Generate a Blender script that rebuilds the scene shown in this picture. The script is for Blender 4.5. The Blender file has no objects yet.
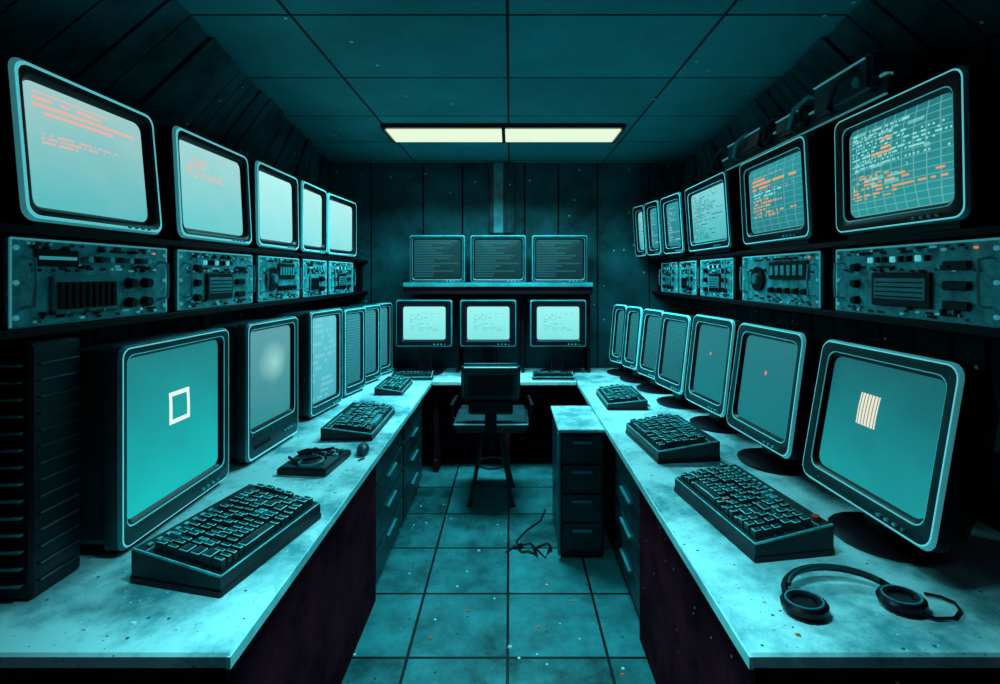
import bpy, bmesh, math, random
from mathutils import Vector, Matrix
random.seed(7)
R=math.radians
scene=bpy.context.scene
try: scene.view_settings.view_transform='Standard'
except Exception: pass

# ------------------------------------------------------------ materials
def newmat(name):
    m=bpy.data.materials.new(name); m.use_nodes=True
    nt=m.node_tree; b=nt.nodes['Principled BSDF']
    return m,nt,b
def addspecks(nt,vec,colsock,speck,scale,thr):
    N=nt.nodes; L=nt.links
    vo=N.new('ShaderNodeTexVoronoi'); vo.inputs['Scale'].default_value=scale; L.new(vec,vo.inputs['Vector'])
    s=N.new('ShaderNodeSeparateColor'); L.new(vo.outputs['Color'],s.inputs[0])
    a=N.new('ShaderNodeMath'); a.operation='GREATER_THAN'; a.inputs[1].default_value=thr; L.new(s.outputs[0],a.inputs[0])
    d=N.new('ShaderNodeMath'); d.operation='LESS_THAN'; d.inputs[1].default_value=.16; L.new(vo.outputs['Distance'],d.inputs[0])
    mm=N.new('ShaderNodeMath'); mm.operation='MULTIPLY'; L.new(a.outputs[0],mm.inputs[0]); L.new(d.outputs[0],mm.inputs[1])
    mx=N.new('ShaderNodeMix'); mx.data_type='RGBA'; L.new(mm.outputs[0],mx.inputs[0]); L.new(colsock,mx.inputs[6]); mx.inputs[7].default_value=(*speck,1)
    return mx.outputs[2]
def paint(name,col,rough=.5,metal=0,var=.35,scale=6,bump=.0,spec=.5,dirt=None,p0=.35,p1=.62,specks=None,em=0):
    m,nt,b=newmat(name); N=nt.nodes; L=nt.links
    tc=N.new('ShaderNodeTexCoord'); no=N.new('ShaderNodeTexNoise')
    no.inputs['Scale'].default_value=scale; no.inputs['Detail'].default_value=8; no.inputs['Roughness'].default_value=.68
    L.new(tc.outputs['Object'],no.inputs['Vector'])
    cr=N.new('ShaderNodeValToRGB')
    lo=[c*(1-var) for c in col]; hi=[min(1,c*(1+var)) for c in col]
    if dirt: lo=dirt
    cr.color_ramp.elements[0].position=p0; cr.color_ramp.elements[0].color=(*lo,1)
    cr.color_ramp.elements[1].position=p1; cr.color_ramp.elements[1].color=(*hi,1)
    L.new(no.outputs['Fac'],cr.inputs['Fac']); c=cr.outputs['Color']
    if specks:
        for sp in specks: c=addspecks(nt,tc.outputs['Object'],c,*sp)
    L.new(c,b.inputs['Base Color'])
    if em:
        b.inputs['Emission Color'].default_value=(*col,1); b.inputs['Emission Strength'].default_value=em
    b.inputs['Roughness'].default_value=rough; b.inputs['Metallic'].default_value=metal
    b.inputs['Specular IOR Level'].default_value=spec
    if bump:
        bp=N.new('ShaderNodeBump'); bp.inputs['Strength'].default_value=bump; bp.inputs['Distance'].default_value=.01
        L.new(no.outputs['Fac'],bp.inputs['Height']); L.new(bp.outputs['Normal'],b.inputs['Normal'])
    return m
def glow(name,col,s):
    m,nt,b=newmat(name)
    b.inputs['Base Color'].default_value=(*[c*.3 for c in col],1)
    b.inputs['Emission Color'].default_value=(*col,1); b.inputs['Emission Strength'].default_value=s
    return m

DUST=(.45,.75,.78)
M_black =paint('black_plastic',(.012,.004,.009),.35,spec=.25)
M_bezel =paint('dark_bezel',(.010,.009,.014),.35,spec=.3)
M_body  =paint('casing_dark_teal',(.009,.042,.052),.38,var=.5,spec=.4,specks=[(DUST,60,.975)])
M_mid   =paint('casing_mid_teal',(.03,.28,.32),.4)
M_rim   =paint('rim_painted_glow',(.18,.90,.98),.3,var=.12,em=.48)  # emission put into the rim colour stands in for light catching edges
M_rimL  =paint('trim_painted_glow',(.15,.85,.93),.35,var=.15,em=.15)  # weaker painted glow so trim edges look lit; not a light source
M_pan   =paint('panel_teal',(.04,.36,.40),.4,var=.65,scale=14,specks=[(DUST,70,.95),((.01,.03,.04),55,.94)])
M_key   =paint('key_dark',(.008,.024,.030),.3,scale=30,spec=.35)
M_keyl  =paint('key_light',(.10,.56,.60),.4,scale=30)
M_orange=glow('orange_indicator',(1,.25,.06),.7)
M_red   =paint('red_plastic',(.7,.05,.03),.4)
M_desk  =paint('desk_laminate',(.60,.88,.92),.36,var=.10,scale=3.2,spec=.35,dirt=(.10,.36,.42),p0=.38,p1=.56,specks=[((.02,.08,.10),38,.90),((.02,.08,.10),90,.90),((.95,1,1),60,.93)])
M_deskE =paint('desk_edge',(.40,.85,.92),.5)
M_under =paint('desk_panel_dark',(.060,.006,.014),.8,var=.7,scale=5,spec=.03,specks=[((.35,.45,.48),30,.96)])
M_drawer=paint('drawer_steel',(.012,.038,.048),.35,var=.6,spec=.35)
M_metal =paint('brushed_metal',(.2,.45,.5),.35,.5)
M_shelf =paint('shelf_dark',(.012,.003,.007),.6,spec=.15)
M_white =paint('white_chip',(.7,.95,.95),.5)
M_vent  =paint('vent_black',(.005,.002,.004),.7,spec=.2)
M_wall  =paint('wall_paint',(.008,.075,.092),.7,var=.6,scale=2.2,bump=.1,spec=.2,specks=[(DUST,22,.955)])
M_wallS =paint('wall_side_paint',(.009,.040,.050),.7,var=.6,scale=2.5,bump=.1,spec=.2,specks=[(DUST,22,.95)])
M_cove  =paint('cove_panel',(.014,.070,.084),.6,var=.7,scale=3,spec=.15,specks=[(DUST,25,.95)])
M_wallD =paint('wall_seam',(.007,.003,.006),.8,spec=.1)

def tilemat(name,col,grout,tx,ty,ox,oy,gw,rough,var,scale,specks=()):
    m,nt,b=newmat(name); N=nt.nodes; L=nt.links
    tc=N.new('ShaderNodeTexCoord'); sp=N.new('ShaderNodeSeparateXYZ'); L.new(tc.outputs['Object'],sp.inputs[0])
    def mt(op,a,bb=None,c=None):
        n=N.new('ShaderNodeMath'); n.operation=op
        for i,v in enumerate((a,bb,c)):
            if v is None: continue
            if isinstance(v,(int,float)): n.inputs[i].default_value=v
            else: L.new(v,n.inputs[i])
        return n.outputs[0]
    def line(o,off,t):
        s=mt('DIVIDE',mt('SUBTRACT',o,off),t)
        f=mt('ABSOLUTE',mt('SUBTRACT',mt('FRACT',mt('ADD',s,.5)),.5))
        return mt('LESS_THAN',f,gw/t/2), mt('FLOOR',s)
    lx,ix=line(sp.outputs[0],ox,tx); ly,iy=line(sp.outputs[1],oy,ty)
    g=mt('MAXIMUM',lx,ly)
    cb=N.new('ShaderNodeCombineXYZ'); L.new(ix,cb.inputs[0]); L.new(iy,cb.inputs[1])
    wn=N.new('ShaderNodeTexWhiteNoise'); wn.noise_dimensions='2D'; L.new(cb.outputs[0],wn.inputs['Vector'])
    no=N.new('ShaderNodeTexNoise'); no.inputs['Scale'].default_value=scale; no.inputs['Detail'].default_value=8; no.inputs['Roughness'].default_value=.75
    L.new(tc.outputs['Object'],no.inputs['Vector'])
    f=mt('ADD',mt('MULTIPLY',no.outputs['Fac'],1.0),mt('MULTIPLY',mt('SUBTRACT',wn.outputs['Value'],.5),.25))
    cr=N.new('ShaderNodeValToRGB'); L.new(f,cr.inputs['Fac'])
    cr.color_ramp.elements[0].position=.3; cr.color_ramp.elements[0].color=(*[c*(1-var) for c in col],1)
    cr.color_ramp.elements[1].position=.7; cr.color_ramp.elements[1].color=(*[c*(1+var) for c in col],1)
    mx=N.new('ShaderNodeMix'); mx.data_type='RGBA'
    L.new(g,mx.inputs[0]); L.new(cr.outputs[0],mx.inputs[6]); mx.inputs[7].default_value=(*grout,1)
    c=mx.outputs[2]
    for s_ in specks: c=addspecks(nt,tc.outputs['Object'],c,*s_)
    L.new(c,b.inputs['Base Color']); b.inputs['Roughness'].default_value=rough
    b.inputs['Specular IOR Level'].default_value=.35
    bp=N.new('ShaderNodeBump'); bp.inputs['Strength'].default_value=.4; bp.inputs['Distance'].default_value=.004; bp.invert=True
    L.new(g,bp.inputs['Height']); L.new(bp.outputs['Normal'],b.inputs['Normal'])
    return m
M_floor=tilemat('floor_tiles',(.030,.19,.215),(.004,.006,.010),.42,.42,-.01,2.51,.013,.3,.7,4,[((.45,.85,.9),26,.945),((.01,.03,.04),30,.90),((.01,.03,.04),70,.90)])
M_ceil =tilemat('ceiling_tiles',(.022,.25,.285),(.003,.007,.010),.86,.63,-.01,1.98,.014,.8,.25,1.5,[(DUST,20,.975)])

def screen(name,top,bot,s=1.0,texts=(),icon=None,grid=None,dots=False):
    m,nt,b=newmat(name); N=nt.nodes; L=nt.links
    uv=N.new('ShaderNodeUVMap'); uv.uv_map='UVMap'; sp=N.new('ShaderNodeSeparateXYZ'); L.new(uv.outputs[0],sp.inputs[0])
    u,v=sp.outputs[0],sp.outputs[1]
    def mt(op,a,bb=None):
        n=N.new('ShaderNodeMath'); n.operation=op
        for i,x in enumerate((a,bb)):
            if x is None: continue
            if isinstance(x,(int,float)): n.inputs[i].default_value=x
            else: L.new(x,n.inputs[i])
        return n.outputs[0]
    def mix(f,a,c):
        n=N.new('ShaderNodeMix'); n.data_type='RGBA'
        if isinstance(f,(int,float)): n.inputs[0].default_value=f
        else: L.new(f,n.inputs[0])
        for i,x in ((6,a),(7,c)):
            if isinstance(x,tuple): n.inputs[i].default_value=(*x,1)
            else: L.new(x,n.inputs[i])
        return n.outputs[2]
    no=N.new('ShaderNodeTexNoise'); no.inputs['Scale'].default_value=2.2; no.inputs['Detail'].default_value=6
    L.new(uv.outputs[0],no.inputs['Vector'])
    f=mt('ADD',v,mt('MULTIPLY',mt('SUBTRACT',no.outputs['Fac'],.5),.6))
    n=N.new('ShaderNodeClamp'); L.new(f,n.inputs[0])
    col=mix(n.outputs[0],bot,top)
    if dots:
        a=mt('LESS_THAN',mt('FRACT',mt('MULTIPLY',u,22)),.5); c=mt('LESS_THAN',mt('FRACT',mt('MULTIPLY',v,26)),.5)
        col=mix(mt('MULTIPLY',mt('MULTIPLY',a,c),.8),col,(.002,.01,.012))
    if grid:
        gx,gy,gc,ga=grid
        a=mt('LESS_THAN',mt('FRACT',mt('MULTIPLY',u,gx)),.1); c=mt('LESS_THAN',mt('FRACT',mt('MULTIPLY',v,gy)),.14)
        col=mix(mt('MULTIPLY',mt('MAXIMUM',a,c),ga),col,gc)
    for t in texts:
        tc,rows,cols,u0,u1,v0,v1,thr,seed=t[:9]; alpha=t[9] if len(t)>9 else 1
        r=mt('MULTIPLY',v,rows); fr=mt('FRACT',r); ri=mt('FLOOR',r)
        cb=N.new('ShaderNodeCombineXYZ'); L.new(mt('FLOOR',mt('MULTIPLY',u,cols)),cb.inputs[0]); L.new(ri,cb.inputs[1]); cb.inputs[2].default_value=seed
        wn=N.new('ShaderNodeTexWhiteNoise'); L.new(cb.outputs[0],wn.inputs['Vector'])
        cb2=N.new('ShaderNodeCombineXYZ'); L.new(ri,cb2.inputs[0]); cb2.inputs[1].default_value=seed*3.1
        w2=N.new('ShaderNodeTexWhiteNoise'); L.new(cb2.outputs[0],w2.inputs['Vector'])
        mk=mt('MULTIPLY',mt('GREATER_THAN',fr,.45),mt('GREATER_THAN',wn.outputs['Value'],thr))
        lim=mt('ADD',mt('MULTIPLY',w2.outputs['Value'],(u1-u0)*.8),u0+(u1-u0)*.3)
        mk=mt('MULTIPLY',mk,mt('MULTIPLY',mt('GREATER_THAN',u,u0),mt('LESS_THAN',u,mt('MINIMUM',lim,u1))))
        mk=mt('MULTIPLY',mk,mt('MULTIPLY',mt('GREATER_THAN',v,v0),mt('LESS_THAN',v,v1)))
        col=mix(mt('MULTIPLY',mk,alpha),col,tc)
    if icon:
        cu,cv,sx,sy,ic,kind=icon
        du=mt('DIVIDE',mt('ABSOLUTE',mt('SUBTRACT',u,cu)),sx); dv=mt('DIVIDE',mt('ABSOLUTE',mt('SUBTRACT',v,cv)),sy)
        d=mt('MAXIMUM',du,dv)
        if kind=='window': mk=mt('MULTIPLY',mt('LESS_THAN',d,1),mt('GREATER_THAN',d,.72))
        elif kind in('blob','soft'):
            d=mt('SQRT',mt('ADD',mt('MULTIPLY',du,du),mt('MULTIPLY',dv,dv)))
            mk=mt('LESS_THAN',d,1) if kind=='blob' else mt('MULTIPLY',mt('MAXIMUM',mt('SUBTRACT',1,d),0),.9)
        else: mk=mt('MULTIPLY',mt('LESS_THAN',d,1),mt('GREATER_THAN',mt('FRACT',mt('MULTIPLY',u,34)),.25))
        col=mix(mk,col,ic)
    b.inputs['Base Color'].default_value=(.01,.02,.02,1); b.inputs['Roughness'].default_value=.45
    b.inputs['Specular IOR Level'].default_value=.15
    L.new(col,b.inputs['Emission Color']); b.inputs['Emission Strength'].default_value=s
    return m
PINK=(.95,.42,.33); ORG=(.95,.36,.12); WH=(.8,.98,.92)
S_ul1=screen('screen_pale_text',(.34,.60,.59),(.11,.50,.52),1,[(PINK,18,16,.06,.95,.72,.93,.12,1,.75),(PINK,30,60,.1,.75,.50,.60,.4,2,.7)])
S_ul2=screen('screen_pale_text_b',(.36,.68,.67),(.15,.60,.62),1,[(PINK,24,40,.1,.8,.6,.85,.4,4,.7)])
S_ul3=screen('screen_pale',(.46,.88,.86),(.26,.76,.77),1.0)
S_dl1=screen('screen_teal_icon',(.014,.21,.225),(.008,.48,.48),1,icon=(.47,.60,.11,.11,WH,'window'))
S_dl2=screen('screen_grey_blob',(.11,.34,.38),(.03,.25,.28),1,icon=(.5,.64,.36,.24,(.34,.68,.66),'soft'))
S_dl3=screen('screen_blue_pale',(.13,.57,.66),(.06,.40,.49),1,[((.30,.70,.76),14,10,.0,1,.0,1,.5,3,.35)])
S_dl4=screen('screen_mesh_left',(.04,.32,.38),(.02,.21,.26),1,dots=True)
G2=(.35,.88,.84)
S_ur1=screen('screen_data_grid',(.015,.20,.22),(.025,.30,.31),1,[(G2,26,60,.05,.98,.50,.93,.55,7,.7),(ORG,26,30,.05,.95,.18,.45,.45,8,.8),(G2,15,14,.05,.98,.28,.95,.72,9,.4),(ORG,20,10,.3,.95,.6,.8,.75,10,.8)],grid=(10,14,(.20,.50,.48),.55))
S_ur2=screen('screen_orange_text',(.02,.30,.33),(.015,.22,.25),1,[(ORG,16,30,.1,.9,.62,.85,.25,11,.85),(ORG,20,50,.1,.9,.2,.5,.45,12,.75),(G2,20,50,.1,.9,.5,.62,.4,13,.7)],grid=(7,12,(.2,.45,.42),.4))
S_ur3=screen('screen_lines',(.22,.66,.68),(.07,.48,.51),1,[((.02,.16,.18),26,24,.05,.9,.05,.95,.4,14,.8)])
S_ur4=screen('screen_lines_dark',(.03,.30,.34),(.015,.20,.24),1,[((.2,.5,.5),18,20,.1,.95,.1,.9,.4,15)])
S_dr1=screen('screen_teal_panel_icon',(.008,.12,.14),(.010,.30,.315),1,icon=(.46,.62,.09,.13,(.85,.8,.62),'stripes'),)
S_dr2=screen('screen_teal_dot',(.020,.18,.205),(.008,.18,.205),1,icon=(.55,.62,.02,.024,(1,.2,.08),'blob'))
S_dr4=screen('screen_mesh',(.02,.23,.265),(.012,.15,.18),1,dots=True)
S_bk =screen('screen_back_bright',(.32,.90,.86),(.22,.78,.76),1.0,[((.12,.45,.46),16,30,.15,.85,.25,.8,.6,21,.6)])

# ------------------------------------------------------------ mesh builder
def rr(w,h,r,n=5):
    pts=[]; r=min(r,w/2-.0005,h/2-.0005)
    for cx,cz,a0 in ((w/2-r,h/2-r,0),(-w/2+r,h/2-r,90),(-w/2+r,-h/2+r,180),(w/2-r,-h/2+r,270)):
        for i in range(n):
            a=R(a0+90*i/(n-1)); pts.append((cx+r*math.cos(a),cz+r*math.sin(a)))
    return pts
class MB:
    def __init__(s): s.bm=bmesh.new(); s.uv=s.bm.loops.layers.uv.new('UVMap'); s.mats=[]
    def mi(s,m):
        if m not in s.mats: s.mats.append(m)
        return s.mats.index(m)
    def box(s,lo,hi,m,bev=0,M=None,seg=1):
        c=Vector([(a+b)/2 for a,b in zip(lo,hi)]); d=[abs(b-a) for a,b in zip(lo,hi)]
        T=Matrix.Translation(c)@Matrix.Diagonal((*d,1))
        if M: T=M@T
        vs=bmesh.ops.create_cube(s.bm,size=1,matrix=T)['verts']
        fs={f for v in vs for f in v.link_faces}; k=s.mi(m)
        for f in fs: f.material_index=k
        if bev:
            es=list({e for v in vs for e in v.link_edges})
            bmesh.ops.bevel(s.bm,geom=es,offset=bev,segments=seg,affect='EDGES',clamp_overlap=True,material=-1)
    def frus(s,x,y,z,w,d,h,ins,m,M=None):
        p=[(x-w/2,y-d/2,z),(x+w/2,y-d/2,z),(x+w/2,y+d/2,z),(x-w/2,y+d/2,z),
           (x-w/2+ins,y-d/2+ins,z+h),(x+w/2-ins,y-d/2+ins,z+h),(x+w/2-ins,y+d/2-ins,z+h),(x-w/2+ins,y+d/2-ins,z+h)]
        v=[s.bm.verts.new(M@Vector(q) if M else q) for q in p]; k=s.mi(m)
        for q in ((0,1,5,4),(1,2,6,5),(2,3,7,6),(3,0,4,7),(4,5,6,7),(3,2,1,0)):
            f=s.bm.faces.new([v[i] for i in q]); f.material_index=k
    def keycap(s,x,y,z,w,d,h,ins,m,me,M):
        a=[(x-w/2,y-d/2,z),(x+w/2,y-d/2,z),(x+w/2,y+d/2,z),(x-w/2,y+d/2,z)]
        i2=ins+.0022
        b1=[(x-w/2+ins,y-d/2+ins,z+h-.0014),(x+w/2-ins,y-d/2+ins,z+h-.0014),(x+w/2-ins,y+d/2-ins,z+h-.0014),(x-w/2+ins,y+d/2-ins,z+h-.0014)]
        c=[(x-w/2+i2,y-d/2+i2,z+h),(x+w/2-i2,y-d/2+i2,z+h),(x+w/2-i2,y+d/2-i2,z+h),(x-w/2+i2,y+d/2-i2,z+h)]
        A,B,C=[[s.bm.verts.new(M@Vector(q)) for q in L] for L in (a,b1,c)]
        k,ke=s.mi(m),s.mi(me)
        for j in range(4):
            f=s.bm.faces.new((A[j],A[(j+1)%4],B[(j+1)%4],B[j])); f.material_index=k
            f=s.bm.faces.new((B[j],B[(j+1)%4],C[(j+1)%4],C[j])); f.material_index=ke
        f=s.bm.faces.new(C); f.material_index=k
        f=s.bm.faces.new(A[::-1]); f.material_index=k
    def hexa(s,pts,m):
        v=[s.bm.verts.new(q) for q in pts]; k=s.mi(m)
        for q in ((0,1,5,4),(1,2,6,5),(2,3,7,6),(3,0,4,7),(4,5,6,7),(3,2,1,0)):
            f=s.bm.faces.new([v[i] for i in q]); f.material_index=k
    def tube(s,pts,r,m,seg=8,caps=True,radii=None):
        pts=[Vector(p) for p in pts]; k=s.mi(m); rings=[]
        t=(pts[1]-pts[0]).normalized(); a=t.orthogonal().normalized()
        for i,p in enumerate(pts):
            if i==0: tt=pts[1]-pts[0]
            elif i==len(pts)-1: tt=pts[-1]-pts[-2]
            else: tt=pts[i+1]-pts[i-1]
            tt.normalize(); a=(a-tt*a.dot(tt)).normalized(); b=tt.cross(a)
            rad=radii[i] if radii else r
            rings.append([s.bm.verts.new(p+(a*math.cos(2*math.pi*j/seg)+b*math.sin(2*math.pi*j/seg))*rad) for j in range(seg)])
        for A,B in zip(rings,rings[1:]):
            for j in range(seg):
                f=s.bm.faces.new((A[j],A[(j+1)%seg],B[(j+1)%seg],B[j])); f.material_index=k
        if caps:
            for A in (rings[0],rings[-1]):
                f=s.bm.faces.new(A); f.material_index=k
    def cyl(s,p,q,r,m,r2=None,seg=16): s.tube([p,q],r,m,seg,True,[r,r if r2 is None else r2])
    def loft(s,secs,mats,cap0=None,cap1=None,n=5):
        loops=[]
        for (w,h,r,cx,cz,y) in secs:
            loops.append([s.bm.verts.new((cx+x,y,cz+z)) for x,z in rr(w,h,r,n)])
        c=len(loops[0])
        for i,(A,B) in enumerate(zip(loops,loops[1:])):
            k=s.mi(mats[i])
            for j in range(c):
                f=s.bm.faces.new((A[j],A[(j+1)%c],B[(j+1)%c],B[j])); f.material_index=k
        if cap0: f=s.bm.faces.new(loops[0]); f.material_index=s.mi(cap0)
        if cap1: f=s.bm.faces.new(loops[-1]); f.material_index=s.mi(cap1)
        return loops[-1],secs[-1]
    def dome(s,loop,sec,m,bulge):
        w,h,r,cx,cz,y=sec; k=s.mi(m); prev=loop; c=len(loop); base=[v.co.copy() for v in loop]
        def setuv(f):
            f.material_index=k; f.smooth=True
            for l in f.loops: l[s.uv].uv=((l.vert.co.x-cx)/w+.5,(l.vert.co.z-cz)/h+.5)
        for sc in (.85,.65,.4,.2):
            cur=[s.bm.verts.new((cx+(b.x-cx)*sc,y-bulge*(1-sc*sc),cz+(b.z-cz)*sc)) for b in base]
            for j in range(c): setuv(s.bm.faces.new((prev[j],prev[(j+1)%c],cur[(j+1)%c],cur[j])))
            prev=cur
        ctr=s.bm.verts.new((cx,y-bulge,cz))
        for j in range(c): setuv(s.bm.faces.new((prev[j],prev[(j+1)%c],ctr)))
    def obj(s,name,loc=(0,0,0),rz=0,rx=0,sharp=35):
        bmesh.ops.recalc_face_normals(s.bm,faces=s.bm.faces[:])
        me=bpy.data.meshes.new(name); 
        for f in s.bm.faces: f.smooth=True
        s.bm.to_mesh(me); s.bm.free()
        for m in s.mats: me.materials.append(m)
        me.set_sharp_from_angle(angle=R(sharp))
        o=bpy.data.objects.new(name,me); scene.collection.objects.link(o)
        o.matrix_world=Matrix.Translation(loc)@Matrix.Rotation(R(rz),4,'Z')@Matrix.Rotation(R(rx),4,'X')
        return o

# ------------------------------------------------------------ object makers
def crt(name,loc,rz,w,h,scr,depth=.34,tilt=0,stand=0,bez=.03,chin=.0,taper=.6,boxy=.3,rimw=.008,face=None,rimm=None,body=None,rad=.035,lip=None,inner=None,side=None):
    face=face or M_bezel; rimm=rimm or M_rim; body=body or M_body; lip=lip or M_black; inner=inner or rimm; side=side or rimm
    b=MB()
    z0=stand; cz=z0+h/2; off=chin/2
    T=Matrix.Rotation(R(-tilt),4,'X')
    secs=[(w*taper*.92,h*taper*.92,.03,0,cz,depth),(w*taper,h*taper,.03,0,cz,depth-.015),
          (w*.93,h*.93,rad,0,cz,depth*boxy+.06),(w*.965,h*.965,rad,0,cz,.06),(w,h,rad,0,cz,.05),
          (w,h,rad,0,cz,.010),(w-.014,h-.014,rad,0,cz,0),(w-.014-2*rimw,h-.014-2*rimw,rad*.9,0,cz,-.001),
          (w-2*bez,h-2*bez-chin,rad*.9,0,cz+off,.004),(w-2*bez-.007,h-2*bez-chin-.007,rad*.9,0,cz+off,.006),(w-2*bez-.03,h-2*bez-chin-.03,rad*.9,0,cz+off,.024)]
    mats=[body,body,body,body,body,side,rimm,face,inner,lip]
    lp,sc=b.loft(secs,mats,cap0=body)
    b.dome(lp,sc,scr,.02)
    for i in range(6):
        y=.09+i*.02
        if y<depth*boxy+.05: b.box((-w*.3,y,z0+h*.965-.004),(w*.3,y+.008,z0+h*.965+.003),M_vent)
    by=z0+bez*.5+chin*.45
    for i in range(4):
        b.cyl((w*.18+i*.03,.006,by),(w*.18+i*.03,-.008,by),.0055,M_keyl if i<3 else M_mid,seg=8)
    if chin>.04:
        b.box((-w*.38,-.004,by-.008),(-w*.1,.006,by+.008),M_vent,.002)
        b.box((-w*.45,-.003,z0+.006),(w*.45,.01,z0+.012),rimm)
    piv=Vector((0,0,z0))
    for v in b.bm.verts: v.co=T@(v.co-piv)+piv
    if stand>.03:
        b.tube([(0,.10,0),(0,.10,.012),(0,.10,.02),(0,.10,.03)],.1,M_black,20,True,[.15,.155,.13,.06])
        b.box((-.055,.07,.02),(.055,.15,stand+.05),M_black,.01)
        b.box((-.1,.05,stand-.005),(.1,.19,stand+.02),M_black,.008)
    else:
        b.box((-w*.36,.04,0),(w*.36,depth*.6,max(stand,.0)+h*.09),M_black,.006)
        b.box((-w*.42,.02,0),(w*.42,.06,max(stand,.004)),M_black)
    return b.obj(name,loc,rz)

def rack(name,loc,rz,w,h,seed,depth=.3):
    rnd=random.Random(seed); b=MB()
    b.box((-w/2+.01,.012,.003),(w/2-.01,depth,h-.003),M_body,.004)
    b.box((-w/2,0,0),(w/2,.014,h),M_pan,.003)
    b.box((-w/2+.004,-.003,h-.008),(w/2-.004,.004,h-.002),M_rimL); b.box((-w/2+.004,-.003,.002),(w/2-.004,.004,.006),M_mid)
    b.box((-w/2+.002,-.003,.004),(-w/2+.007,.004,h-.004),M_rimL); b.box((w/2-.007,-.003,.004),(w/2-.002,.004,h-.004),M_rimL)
    f=-.006
    for sx in (-1,1):
        for sz in (.12,.5,.88):
            b.cyl((sx*(w/2-.018),0,h*sz),(sx*(w/2-.018),f,h*sz),.007,M_rimL,seg=8)
        hx=sx*(w/2-.04)
        b.tube([(hx,0,h*.22),(hx,-.03,h*.24),(hx,-.034,h*.5),(hx,-.03,h*.76),(hx,0,h*.78)],.005,M_metal,6)
    kind=seed%3
    x0=-w/2+.07; x1=w/2-.07; W=x1-x0
    if kind==0:
        b.box((x0+W*.1,-.012,h*.12),(x0+W*.62,0,h*.58),M_mid,.004)
        for i in range(9):
            xx=x0+W*.13+i*W*.052; b.box((xx,-.02,h*.18),(xx+W*.03,-.01,h*.5),M_vent)
        b.box((x0,-.006,h*.68),(x0+W*.3,0,h*.88),M_vent,.002); b.box((x0+W*.02,-.008,h*.76),(x0+W*.28,-.005,h*.8),M_rimL)
        for i in range(7): b.cyl((x0+W*(.36+i*.09),0,h*.78),(x0+W*(.36+i*.09),-.02,h*.78),.010,M_black if i%2 else M_keyl,seg=12)
        for j in range(2):
            for i in range(2): b.cyl((x0+W*(.74+i*.16),0,h*(.2+j*.27)),(x0+W*(.74+i*.16),-.024,h*(.2+j*.27)),.02,M_black,.015,seg=16)
    elif kind==1:
        b.box((x0+W*.25,-.01,h*.15),(x0+W*.72,0,h*.62),M_black,.004)
        b.box((x0+W*.28,-.013,h*.25),(x0+W*.69,-.008,h*.54),M_mid,.002)
        for i in range(4): b.box((x0+W*.3,-.015,h*(.28+i*.065)),(x0+W*.67,-.012,h*(.28+i*.065)+.004),M_vent)
        for j in range(3):
            b.cyl((x0+W*.1,0,h*(.2+j*.25)),(x0+W*.1,-.022,h*(.2+j*.25)),.017,M_black,.013)
            b.box((x0+W*.8,-.014,h*(.16+j*.24)),(x0+W*.96,0,h*(.27+j*.24)),M_black,.003)
        for i in range(8): b.box((x0+W*(.22+i*.065),-.012,h*.76),(x0+W*(.22+i*.065)+.014,0,h*.84),M_vent if i%3 else M_rim,.002)
    else:
        b.cyl((x0+W*.2,0,h*.5),(x0+W*.2,-.015,h*.5),h*.26,M_black); b.cyl((x0+W*.2,-.01,h*.5),(x0+W*.2,-.03,h*.5),h*.13,M_mid,h*.1)
        b.box((x0+W*.4,-.01,h*.5),(x0+W*.98,0,h*.85),M_vent,.003)
        for i in range(6): b.box((x0+W*(.43+i*.09),-.014,h*.58),(x0+W*(.43+i*.09)+W*.05,-.008,h*.77),M_pan)
        for i in range(5): b.cyl((x0+W*(.44+i*.125),0,h*.28),(x0+W*(.44+i*.125),-.022,h*.28),.016,M_black,.012)
    for i in range(80):
        x=rnd.uniform(x0-.02,x1+.01); z=rnd.choice((.06,.94,.66,.9,.1,.64,.70))*h
        b.box((x,-.0055,z-.004),(x+rnd.uniform(.004,.022),0,z+.003),rnd.choice((M_vent,M_rimL,M_vent,M_black)))
    for i in range(14):
        x=rnd.uniform(x0-.01,x1); z=rnd.choice((.14,.9,.68))*h
        b.cyl((x,0,z),(x,-.014,z),.006,rnd.choice((M_black,M_keyl,M_black)),seg=8)
    b.cyl((x0+W*.99,0,h*.9),(x0+W*.99,-.008,h*.9),.004,M_orange,seg=8)
    return b.obj(name,loc,rz)

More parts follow.
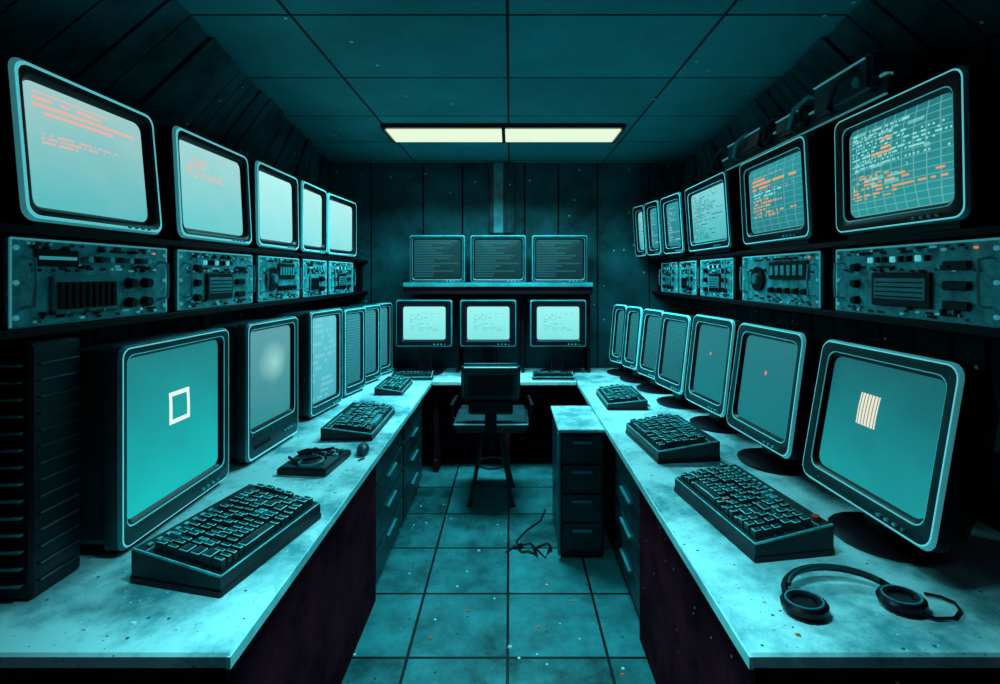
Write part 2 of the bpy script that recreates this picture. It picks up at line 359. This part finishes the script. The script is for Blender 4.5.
def keyboard(name,loc,rz,w,d,h0=.022,h1=.055,rows=6,cols=15,orange=False):
    b=MB(); rnd=random.Random(int(w*1000)+rows)
    y0,y1=-d/2,d/2
    g=min(.02,h0*.45)
    b.box((-w/2,y0,0),(w/2,y1,g),M_black,.004)
    b.hexa([(-w/2+.004,y0+.004,g-.001),(w/2-.004,y0+.004,g-.001),(w/2-.004,y1-.004,g-.001),(-w/2+.004,y1-.004,g-.001),(-w/2+.004,y0+.004,h0),(w/2-.004,y0+.004,h0),(w/2-.004,y1-.004,h1),(-w/2+.004,y1-.004,h1)],M_bezel)
    ang=math.atan2(h1-h0,d); T=Matrix.Translation((0,y0,h0))@Matrix.Rotation(ang,4,'X'); L=math.hypot(d,h1-h0)
    b.box((-w/2+.008,.008,-.004),(w/2-.008,L-.006,.004),M_bezel,.004,T)
    b.box((-w/2+.005,.004,.0),(w/2-.005,.009,.006),M_keyl,.002,T)
    b.box((-w/2+.006,L-.05,.003),(w/2-.006,L-.047,.007),M_keyl,0,T)
    b.box((-w/2+.004,.006,.0),(-w/2+.008,L-.006,.006),M_keyl,0,T); b.box((w/2-.008,.006,.0),(w/2-.004,L-.006,.006),M_keyl,0,T)
    ks=(L-.075)/rows; kw=(w-.03)*.78/cols
    for r in range(rows):
        y=.018+ks*(r+.5); x=-w/2+.02; c=0
        while c<cols:
            n=1
            if r==0 and c==4: n=6
            elif r in (1,2,3) and c in (0,cols-2): n=2 if c+2<=cols else 1
            m=M_key if rnd.random()>.05 else M_mid
            if orange and rnd.random()<.03: m=M_red
            b.keycap(x+kw*n/2,y,.003,kw*n-.004,ks-.004,.020+rnd.uniform(0,.010),.003,m,M_keyl,T); x+=kw*n; c+=n
        for c in range(3):
            xx=w/2-.02-(2.5-c)*(w*.19/3)
            b.keycap(xx,y,.003,w*.19/3-.005,ks-.004,.020+rnd.uniform(0,.010),.003,M_key,M_keyl,T)
    for i in range(8): b.box((-w/2+.03+i*.03,L-.035,.003),(-w/2+.045+i*.03,L-.025,.008),M_keyl,0,T)
    if orange: b.cyl(T@Vector((w/2-.05,L-.025,.002)),T@Vector((w/2-.05,L-.025,.014)),.012,M_red)
    b.tube([(w*.2,y1-.01,.02),(w*.215,y1+.015,.010),(w*.25,y1+.03,.006),(w*.3,y1+.03,.006)],.005,M_black,6)
    return b.obj(name,loc,rz)

# ------------------------------------------------------------ room
XL,XR,YB,ZC=-1.70,1.656,4.6,2.63
def plain(name,lo,hi,m):
    b=MB(); b.box(lo,hi,m); return b.obj(name)
plain('floor',(XL-.1,-1.2,-.1),(XR+.1,YB+.1,0),M_floor)
plain('ceiling',(XL-.1,-1.2,ZC),(XR+.1,YB+.1,ZC+.1),M_ceil)
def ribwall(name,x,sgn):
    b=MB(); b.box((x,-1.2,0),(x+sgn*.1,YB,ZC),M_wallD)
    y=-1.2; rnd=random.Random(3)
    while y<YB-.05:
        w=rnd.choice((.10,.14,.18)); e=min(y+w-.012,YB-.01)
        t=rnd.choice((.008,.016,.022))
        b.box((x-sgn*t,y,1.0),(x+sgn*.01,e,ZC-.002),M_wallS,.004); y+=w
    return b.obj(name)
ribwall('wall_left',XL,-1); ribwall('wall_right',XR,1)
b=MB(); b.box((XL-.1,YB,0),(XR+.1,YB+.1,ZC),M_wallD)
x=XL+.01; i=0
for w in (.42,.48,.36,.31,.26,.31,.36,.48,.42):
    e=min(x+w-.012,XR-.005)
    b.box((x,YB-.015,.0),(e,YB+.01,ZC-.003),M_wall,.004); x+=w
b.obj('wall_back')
b=MB()
b.box((-.19,YB-.05,1.98),(.04,YB-.015,ZC-.002),M_drawer,.006)
b.box((-.15,YB-.065,1.98),(-.06,YB-.045,2.62),M_mid,.006); b.box((-.03,YB-.065,1.98),(.02,YB-.045,2.62),M_wall,.006)
b.obj('conduit_cover')
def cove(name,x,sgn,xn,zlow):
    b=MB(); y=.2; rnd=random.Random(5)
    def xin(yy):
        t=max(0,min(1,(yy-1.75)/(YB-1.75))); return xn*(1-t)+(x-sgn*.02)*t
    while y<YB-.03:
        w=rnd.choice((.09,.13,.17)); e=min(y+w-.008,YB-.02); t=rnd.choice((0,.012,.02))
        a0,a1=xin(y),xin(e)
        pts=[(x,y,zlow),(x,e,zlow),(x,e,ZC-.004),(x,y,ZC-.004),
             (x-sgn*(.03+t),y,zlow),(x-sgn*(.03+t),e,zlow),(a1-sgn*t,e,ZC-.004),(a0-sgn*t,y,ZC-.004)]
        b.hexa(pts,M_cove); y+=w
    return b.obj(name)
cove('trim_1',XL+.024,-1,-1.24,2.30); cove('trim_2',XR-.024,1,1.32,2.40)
plain('baseboard_back',(XL,YB-.03,0),(XR,YB-.015,.1),M_bezel)

M_diff=glow('diffuser_glow',(.80,.92,.68),.98)
def fixture(name,y0,y1,x0,x1,mat):
    b=MB(); z=ZC
    b.box((x0-.03,y0-.03,z-.03),(x1+.03,y1+.03,z-.001),M_bezel,.004)
    xm=(x0+x1)/2
    for a,c in ((x0,xm-.012),(xm+.012,x1)):
        b.box((a,y0,z-.042),(c,y1,z-.028),mat,.004)
    b.box((xm-.012,y0-.02,z-.046),(xm+.012,y1+.02,z-.028),M_bezel)
    for xx in (x0-.02,x1+.005): b.box((xx,y0-.02,z-.046),(xx+.015,y1+.02,z-.028),M_bezel)
    return b.obj(name)
fixture('added_near_fixture',3.42,3.72,-.85,.76,M_diff)
M_diffAdd=glow('added_diffuser_teal',(.3,.8,.8),.3)  # emission for the added near fixture
fixture('added_near_fixture',.95,1.28,-.4,.3,M_diffAdd)  # unseen fixture, added out of view to brighten the near desks
def area(loc,sx,sy,e,col,spread=180):
    l=bpy.data.lights.new('lamp','AREA'); l.shape='RECTANGLE'; l.size=sx; l.size_y=sy; l.energy=e; l.color=col; l.spread=R(spread)
    o=bpy.data.objects.new('fluorescent_or_fill_lamp',l); o.location=loc; scene.collection.objects.link(o); return o  # used for the visible ceiling light and the added near lamp
TEAL=(.22,.92,1.0)
area((-.05,3.56,ZC-.055),1.55,.30,52,TEAL,145)
area((-.05,1.15,ZC-.055),.66,.30,11,TEAL,74)  # added fill lamp under the unseen fixture, narrowed onto the near desks

# ------------------------------------------------------------ desks
DZ=.75
def drawers(b,x,y0,y1,sgn,z0,z1,n,m=M_drawer):
    h=(z1-z0)/n
    for i in range(n):
        a=z0+i*h+.008; c=z0+(i+1)*h-.008
        b.box((x-.01,y0+.01,a),(x+.012,y1-.01,c),m,.003) if sgn>0 else b.box((x-.012,y0+.01,a),(x+.01,y1-.01,c),m,.003)
        zz=c-.03; ym=(y0+y1)/2; xx=x+sgn*.012
        b.box((min(xx,xx+sgn*.014),ym-.1,zz-.008),(max(xx,xx+sgn*.014),ym+.1,zz+.006),M_mid,.002)
b=MB()
b.box((XL+.03,1.12,DZ-.035),(-.63,YB-.02,DZ),M_desk,.006)
b.box((-.636,1.12,DZ-.034),(-.626,YB-.62,DZ-.006),M_deskE)
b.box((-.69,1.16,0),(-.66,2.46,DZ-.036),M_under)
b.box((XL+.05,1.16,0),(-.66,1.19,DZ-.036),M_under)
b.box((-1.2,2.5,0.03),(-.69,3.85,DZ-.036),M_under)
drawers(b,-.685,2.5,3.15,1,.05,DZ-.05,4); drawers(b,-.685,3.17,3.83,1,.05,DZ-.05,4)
b.box((-1.2,2.5,0),(-.70,3.85,.04),M_vent)
b.obj('workstation_desk')
b=MB()
b.box((.54,1.12,DZ-.035),(XR-.03,YB-.02,DZ),M_desk,.006)
b.box((.536,1.12,DZ-.034),(.546,YB-.62,DZ-.006),M_deskE)
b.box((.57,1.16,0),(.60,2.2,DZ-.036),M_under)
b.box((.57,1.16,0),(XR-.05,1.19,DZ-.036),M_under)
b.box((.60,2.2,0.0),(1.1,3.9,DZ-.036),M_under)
drawers(b,.595,2.22,2.78,-1,.05,DZ-.05,4); drawers(b,.595,3.32,3.88,-1,.05,DZ-.05,4)
b.obj('workstation_desk')
b=MB()
b.box((-.625,4.0,DZ-.035),(.535,YB-.02,DZ),M_desk,.006)
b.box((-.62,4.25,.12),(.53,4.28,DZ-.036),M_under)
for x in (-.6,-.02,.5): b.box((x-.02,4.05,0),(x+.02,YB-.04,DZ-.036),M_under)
b.obj('workstation_desk')
b=MB()
b.box((.28,2.82,0.02),(.528,3.30,.715),M_drawer,.004)
b.box((.27,2.80,.715),(.530,3.31,.735),M_desk,.004)
b.box((.29,2.83,0),(.52,3.29,.025),M_vent)
for i in range(4):
    z=.05+i*.165; b.box((.295,2.805,z),(.515,2.825,z+.15),M_body,.003)
    b.box((.35,2.79,z+.11),(.46,2.806,z+.125),M_mid,.002)
b.box((.268,2.80,.03),(.282,2.83,.71),M_mid)
b.obj('filing_cabinet')

# ------------------------------------------------------------ wall shelves
def shelf(name,x0,x1,sgn,ys):
    b=MB(); lo,hi=min(x0,x1),max(x0,x1)
    b.box((lo,1.2,1.43),(hi,YB-.02,1.455),M_shelf,.003)
    b.box((lo,1.2,1.712),(hi,YB-.02,1.735),M_shelf,.003)
    for y in ys:
        b.box((lo+.03,y-.012,1.45),(hi-.03,y+.012,1.715),M_shelf)
    return b.obj(name)
shelf('equipment_shelf',-1.30,XL+.023,-1,(1.22,1.93,2.56,3.12,3.58,4.5)); shelf('equipment_shelf',1.30,XR-.023,1,(1.22,2.05,2.86,3.46,3.87,4.5))

ul=[(1.34,1.88,S_ul1,-1.30,5,0),(1.97,2.53,S_ul2,-1.30,3,0),(2.58,3.09,S_ul3,-1.30,1,0),(3.13,3.56,S_ul3,-1.30,0,0),(3.60,4.15,S_ul3,-1.29,0,4)]
for a,c,s,x,t,yw in ul:
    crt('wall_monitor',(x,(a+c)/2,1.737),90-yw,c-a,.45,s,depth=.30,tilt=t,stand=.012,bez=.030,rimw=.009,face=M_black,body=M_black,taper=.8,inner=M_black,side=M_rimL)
for i,(a,c) in enumerate(((1.30,1.90),(1.96,2.53),(2.59,3.09),(3.15,3.55),(3.61,4.15))):
    rack('radio_rack_unit',(-1.305,(a+c)/2,1.457),90,c-a,.245,i*3 if i==0 else i)
dl=[(1.49,2.07,S_dl1,-1.16,.62,0,.03),(2.20,2.66,S_dl2,-1.14,.62,4,.09),(2.90,3.30,S_dl3,-1.13,.62,8,.02),(3.42,3.72,S_dl4,-1.10,.60,12,.02),(3.80,4.06,S_dl4,-1.08,.60,16,.02),(4.12,4.36,S_dl4,-1.06,.60,18,.02)]
for a,c,s,x,h,yw,ch in dl:
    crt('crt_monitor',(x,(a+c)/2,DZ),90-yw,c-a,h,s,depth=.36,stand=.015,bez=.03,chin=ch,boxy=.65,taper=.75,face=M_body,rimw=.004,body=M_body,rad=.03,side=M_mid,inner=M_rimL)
ur=[(1.42,2.00,S_ur1,1.30,-1,0),(2.13,2.75,S_ur2,1.28,-3,0),(2.88,3.56,S_ur3,1.27,-4,0),(3.62,3.98,S_ur4,1.24,-4,6),(4.0,4.26,S_ur4,1.19,-4,10),(4.28,4.50,S_ur3,1.15,-4,12)]
for a,c,s,x,t,yw in ur:
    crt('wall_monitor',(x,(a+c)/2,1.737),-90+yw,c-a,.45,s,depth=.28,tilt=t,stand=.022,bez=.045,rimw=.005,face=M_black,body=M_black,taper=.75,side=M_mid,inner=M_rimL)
for i,(a,c) in enumerate(((1.32,2.0),(2.10,2.80),(2.92,3.42),(3.50,3.84),(3.9,4.3))):
    rack('radio_rack_unit',(1.305,(a+c)/2,1.457),-90,c-a,.245,(4,2,1,3,4)[i])
dr=[(1.33,1.90,S_dr1,1.11,10,2,.52),(2.01,2.52,S_dr2,1.10,8,4,.52),(2.60,3.03,S_dr2,1.08,7,8,.52),(3.10,3.48,S_dr4,1.03,7,10,.50),(3.54,3.84,S_dr4,1.0,7,14,.5),(3.90,4.14,S_dr4,.95,6,18,.5),(4.18,4.38,S_dr4,.90,6,24,.5)]
for a,c,s,x,t,yw,h in dr:
    crt('desk_monitor',(x,(a+c)/2,DZ),-90+yw,c-a,h,s,depth=.26,tilt=t,stand=.10,bez=.04,chin=.01,boxy=.2,taper=.6,face=M_body,rimw=.004,body=M_bezel,rad=.04,side=M_rimL,inner=M_rimL)

# ------------------------------------------------------------ back wall equipment
b=MB()
b.box((-.90,4.2,1.50),(.70,YB-.016,1.535),M_mid,.004)
b.box((-.90,4.22,1.44),(.70,YB-.016,1.50),M_shelf)
for x in (-.457,.112,.685):
    b.box((x-.012,4.34,.752),(x+.012,YB-.02,1.45),M_shelf)
b.obj('equipment_shelf')
M_lv=screen('screen_dark_louver',(.004,.026,.034),(.003,.015,.020),1,[((.010,.085,.10),15,1,0,1,0,1,.0,31)])
for x in (-.615,-.10,.42):
    crt('wall_monitor',(x,4.22,1.537),0,.47,.40,M_lv,depth=.3,stand=.0,bez=.022,rimw=.003,face=M_bezel,body=M_bezel,rimm=M_mid,rad=.02)
for x in (-.73,-.185,.41):
    crt('crt_monitor',(x,4.24,DZ),0,.48,.40,S_bk,depth=.3,stand=.24,bez=.045,rimw=.004,face=M_black,rimm=M_mid,body=M_bezel,rad=.02,inner=M_black)
for x in (-.80,-.22,.35):
    keyboard('computer_keyboard',(x,4.085,DZ),0,.34,.12,rows=4,cols=12)

# ------------------------------------------------------------ keyboards
keyboard('computer_keyboard',(-.855,1.565,DZ),90-13,.45,.30,.05,.09)
keyboard('computer_keyboard',(-.84,2.82,DZ),90,.52,.27,.03,.065)
keyboard('computer_keyboard',(-.86,3.72,DZ),90,.4,.20,rows=5,cols=12)
keyboard('computer_keyboard',(.815,1.74,DZ),-90+9,.50,.27,.05,.09,orange=True)
keyboard('computer_keyboard',(.79,2.48,DZ),-90+6,.44,.30,.05,.09)
keyboard('computer_keyboard',(.74,3.35,DZ),-90,.42,.26,.035,.06,rows=5,cols=12)

# flat keypad with tangled cable, and mouse
b=MB()
b.box((-.13,-.11,0),(.13,.11,.028),M_black,.006); b.box((-.12,-.10,.026),(.02,.10,.034),M_body,.003)
for r in range(5):
    for c in range(4): b.frus(.045+c*.022,-.07+r*.032,.027,.017,.024,.009,.002,M_key if (r+c)%3 else M_keyl)
b.tube([(-.10+.04*i/3+.02*math.sin(i*1.1),.02+.075*math.sin(i*.8),.040+.006*(i%3)) for i in range(14)],.006,M_black,6)
b.tube([(-.08+.05*math.cos(i*.5),-.02+.05*math.sin(i*.5),.04+.001*i) for i in range(13)],.005,M_mid,6)
b.obj('numeric_keypad',(-.87,2.24,DZ),84)
b=MB()
b.tube([(0,-.05,.014),(0,-.03,.016),(0,0,.018),(0,.03,.016),(0,.05,.012)],.02,M_body,12,True,[.006,.024,.03,.027,.010])
for v in b.bm.verts: v.co.z=max(0,v.co.z)
b.tube([(0,-.05,.012),(.015,-.075,.004),(-.01,-.10,.004)],.003,M_black,6)
b.obj('computer_mouse',(-.70,2.38,DZ),10)

b=MB()
arc=[(.15*math.cos(R(a)),.10*math.sin(R(a)),.012+.02*math.sin(R(a))) for a in range(0,181,12)]
b.tube(arc,.009,M_black,8); b.tube([(p[0]*.93,p[1]*.9,p[2]+.008) for p in arc[2:-2]],.006,M_body,6)
for sx in (-1,1):
    ring=[(sx*.13+.045*math.cos(R(a)),-.03+.038*math.sin(R(a)),.02) for a in range(0,361,24)]
    b.tube(ring,.013,M_black,8,False)
    b.cyl((sx*.13,-.03,.003),(sx*.13,-.03,.022),.036,M_bezel,.03)
    b.tube([(q[0],q[1],.031) for q in ring],.003,M_mid,5,False)
b.tube([(.13,-.06,.012),(.17,-.085,.006),(.22,-.085,.005),(.26,-.06,.005),(.275,-.03,.005),(.26,-.005,.005),(.23,.01,.005)],.004,M_black,6)
b.obj('headphones',(.87,1.30,DZ+.0005),4)

b=MB()
b.box((-1.64,1.30,DZ),(-1.245,1.455,1.42),M_bezel,.008)
for i in range(14):
    z=DZ+.04+i*.044
    b.box((-1.62,1.288,z),(-1.265,1.302,z+.006),M_mid,.002,)
    b.box((-1.62,1.296,z+.012),(-1.265,1.302,z+.036),M_vent)
    b.box((-1.247,1.32,z),(-1.238,1.44,z+.006),M_body,.002)
b.obj('louvered_server_tower')

# ------------------------------------------------------------ chair: padded seat, box back, splayed legs
b=MB()
b.box((-.26,-.23,.52),(.26,.23,.60),M_body,.025,None,3)
b.box((-.24,-.22,.595),(.24,.21,.606),M_drawer,.004); b.box((-.25,-.236,.582),(.25,-.226,.590),M_rimL,.002)
b.box((-.20,-.27,.75),(.20,-.19,1.0),M_body,.02,None,3)
b.box((-.16,-.278,.79),(.16,-.268,.94),M_bezel,.004)
b.box((-.18,-.274,.975),(.18,-.266,.982),M_rimL,.002)
b.box((-.15,-.262,.66),(.15,-.215,.76),M_bezel,.012)
b.box((-.04,-.25,.52),(.04,-.215,.70),M_black,.006)
b.cyl((0,0,.34),(0,0,.53),.035,M_black,seg=12)
for sx in (-1,1):
    b.tube([(sx*.24,-.02,.56),(sx*.285,-.02,.57),(sx*.29,-.02,.66),(sx*.28,.04,.68),(sx*.27,.16,.68)],.013,M_black,8)
    for sy in (-1,1):
        b.tube([(sx*.06,sy*.06,.52),(sx*.09,sy*.09,.30),(sx*.15,sy*.16,.012)],.013,M_body,8,True,[.016,.014,.012])
        b.cyl((sx*.15,sy*.16,0),(sx*.15,sy*.16,.018),.02,M_black,seg=10)
b.tube([(.105*math.cos(R(a)),.115*math.sin(R(a)),.24) for a in range(0,361,20)],.007,M_mid,6,False)
for sx in (-1,1):
    b.cyl((sx*.11,-.105,.235),(sx*.08,-.08,.245),.006,M_mid,seg=6); b.cyl((sx*.11,.105,.235),(sx*.08,.08,.245),.006,M_mid,seg=6)
b.obj('office_chair',(-.13,3.62,0))

# cable tray
b=MB()
b.box((1.34,1.75,2.235),(1.56,3.1,2.26),M_body)
b.box((1.32,1.75,2.235),(1.34,3.1,2.31),M_body,.004); b.box((1.314,1.75,2.303),(1.342,3.1,2.312),M_rimL); b.box((1.314,1.75,2.233),(1.322,3.1,2.239),M_rimL)
for i,(y0,y1,z) in enumerate(((1.78,2.12,2.40),(2.2,2.42,2.35),(2.5,2.95,2.37))):
    b.box((1.28,y0,2.26),(1.5,y1,z),M_body,.015,None,3); b.box((1.274,y0+.02,z-.022),(1.282,y1-.02,z-.016),M_rimL)
    b.cyl((1.27,y0+.06,2.31),(1.28,y0+.06,2.31),.02,M_mid)
for k in range(5):
    y=1.8+k*.28
    b.tube([(1.35,y,2.33),(1.27,y+.05,2.36),(1.25,y+.12,2.33),(1.27,y+.2,2.27),(1.33,y+.24,2.26)],.010,M_mid if k%2 else M_black,8)
for y in (1.82,2.42,3.02): b.box((1.5,y-.02,2.2),(XR-.02,y+.02,2.3),M_shelf)
b.obj('cable_tray')

b=MB()
b.tube([(.02+.24*i/20+.03*math.sin(i*.9),2.90+.05*math.sin(i*.55)+.02*math.cos(i*1.7),.006+.004*(i%2)) for i in range(20)],.006,M_black,6)
b.tube([(.24,2.95,.006),(.20,2.82,.006),(.12,2.97,.008),(.02,2.93,.006),(-.02,2.88,.006)],.005,M_black,6)
b.tube([(.24,3.4,.006),(.20,3.25,.006),(.10,3.12,.006),(.04,3.0,.006),(.05,2.92,.010)],.005,M_black,6)
b.obj('floor_cable')
b=MB(); rnd=random.Random(9)
M_or=paint('orange_scrap',(.9,.15,.05),.6)
for x,y in ((-.2,2.38),(.13,2.27),(.45,2.0),(-.18,2.9),(.2,2.6),(-.35,2.2),(.0,2.15),(.3,2.45)):
    b.frus(x,y,0,.018,.014,.005,.003,M_or if rnd.random()<.7 else M_white)
b.obj('floor_scraps')
b=MB()
for x,y in ((-.80,1.2),(-.92,1.22),(-1.02,1.2),(-.72,2.02),(-.78,2.05),(-1.0,2.0),(-.68,1.95),(.62,1.36),(.66,1.30),(.60,2.12),(.63,1.2),(.68,1.18)):
    b.frus(x,y,DZ,.012,.010,.003,.002,M_white if rnd.random()<.75 else M_or)
b.obj('paper_scraps')

# ------------------------------------------------------------ world + camera
w=bpy.data.worlds.new('world'); scene.world=w; w.use_nodes=True
bg=w.node_tree.nodes['Background']; bg.inputs[0].default_value=(.55,.03,.20,1); bg.inputs[1].default_value=.06
cam=bpy.data.cameras.new('camera'); co=bpy.data.objects.new('camera',cam); scene.collection.objects.link(co)
cam.sensor_width=36; cam.lens=18; cam.shift_x=-.01; cam.shift_y=-.067; cam.clip_start=.02
co.location=(0,0,1.6); co.rotation_euler=(R(90),0,0); scene.camera=co
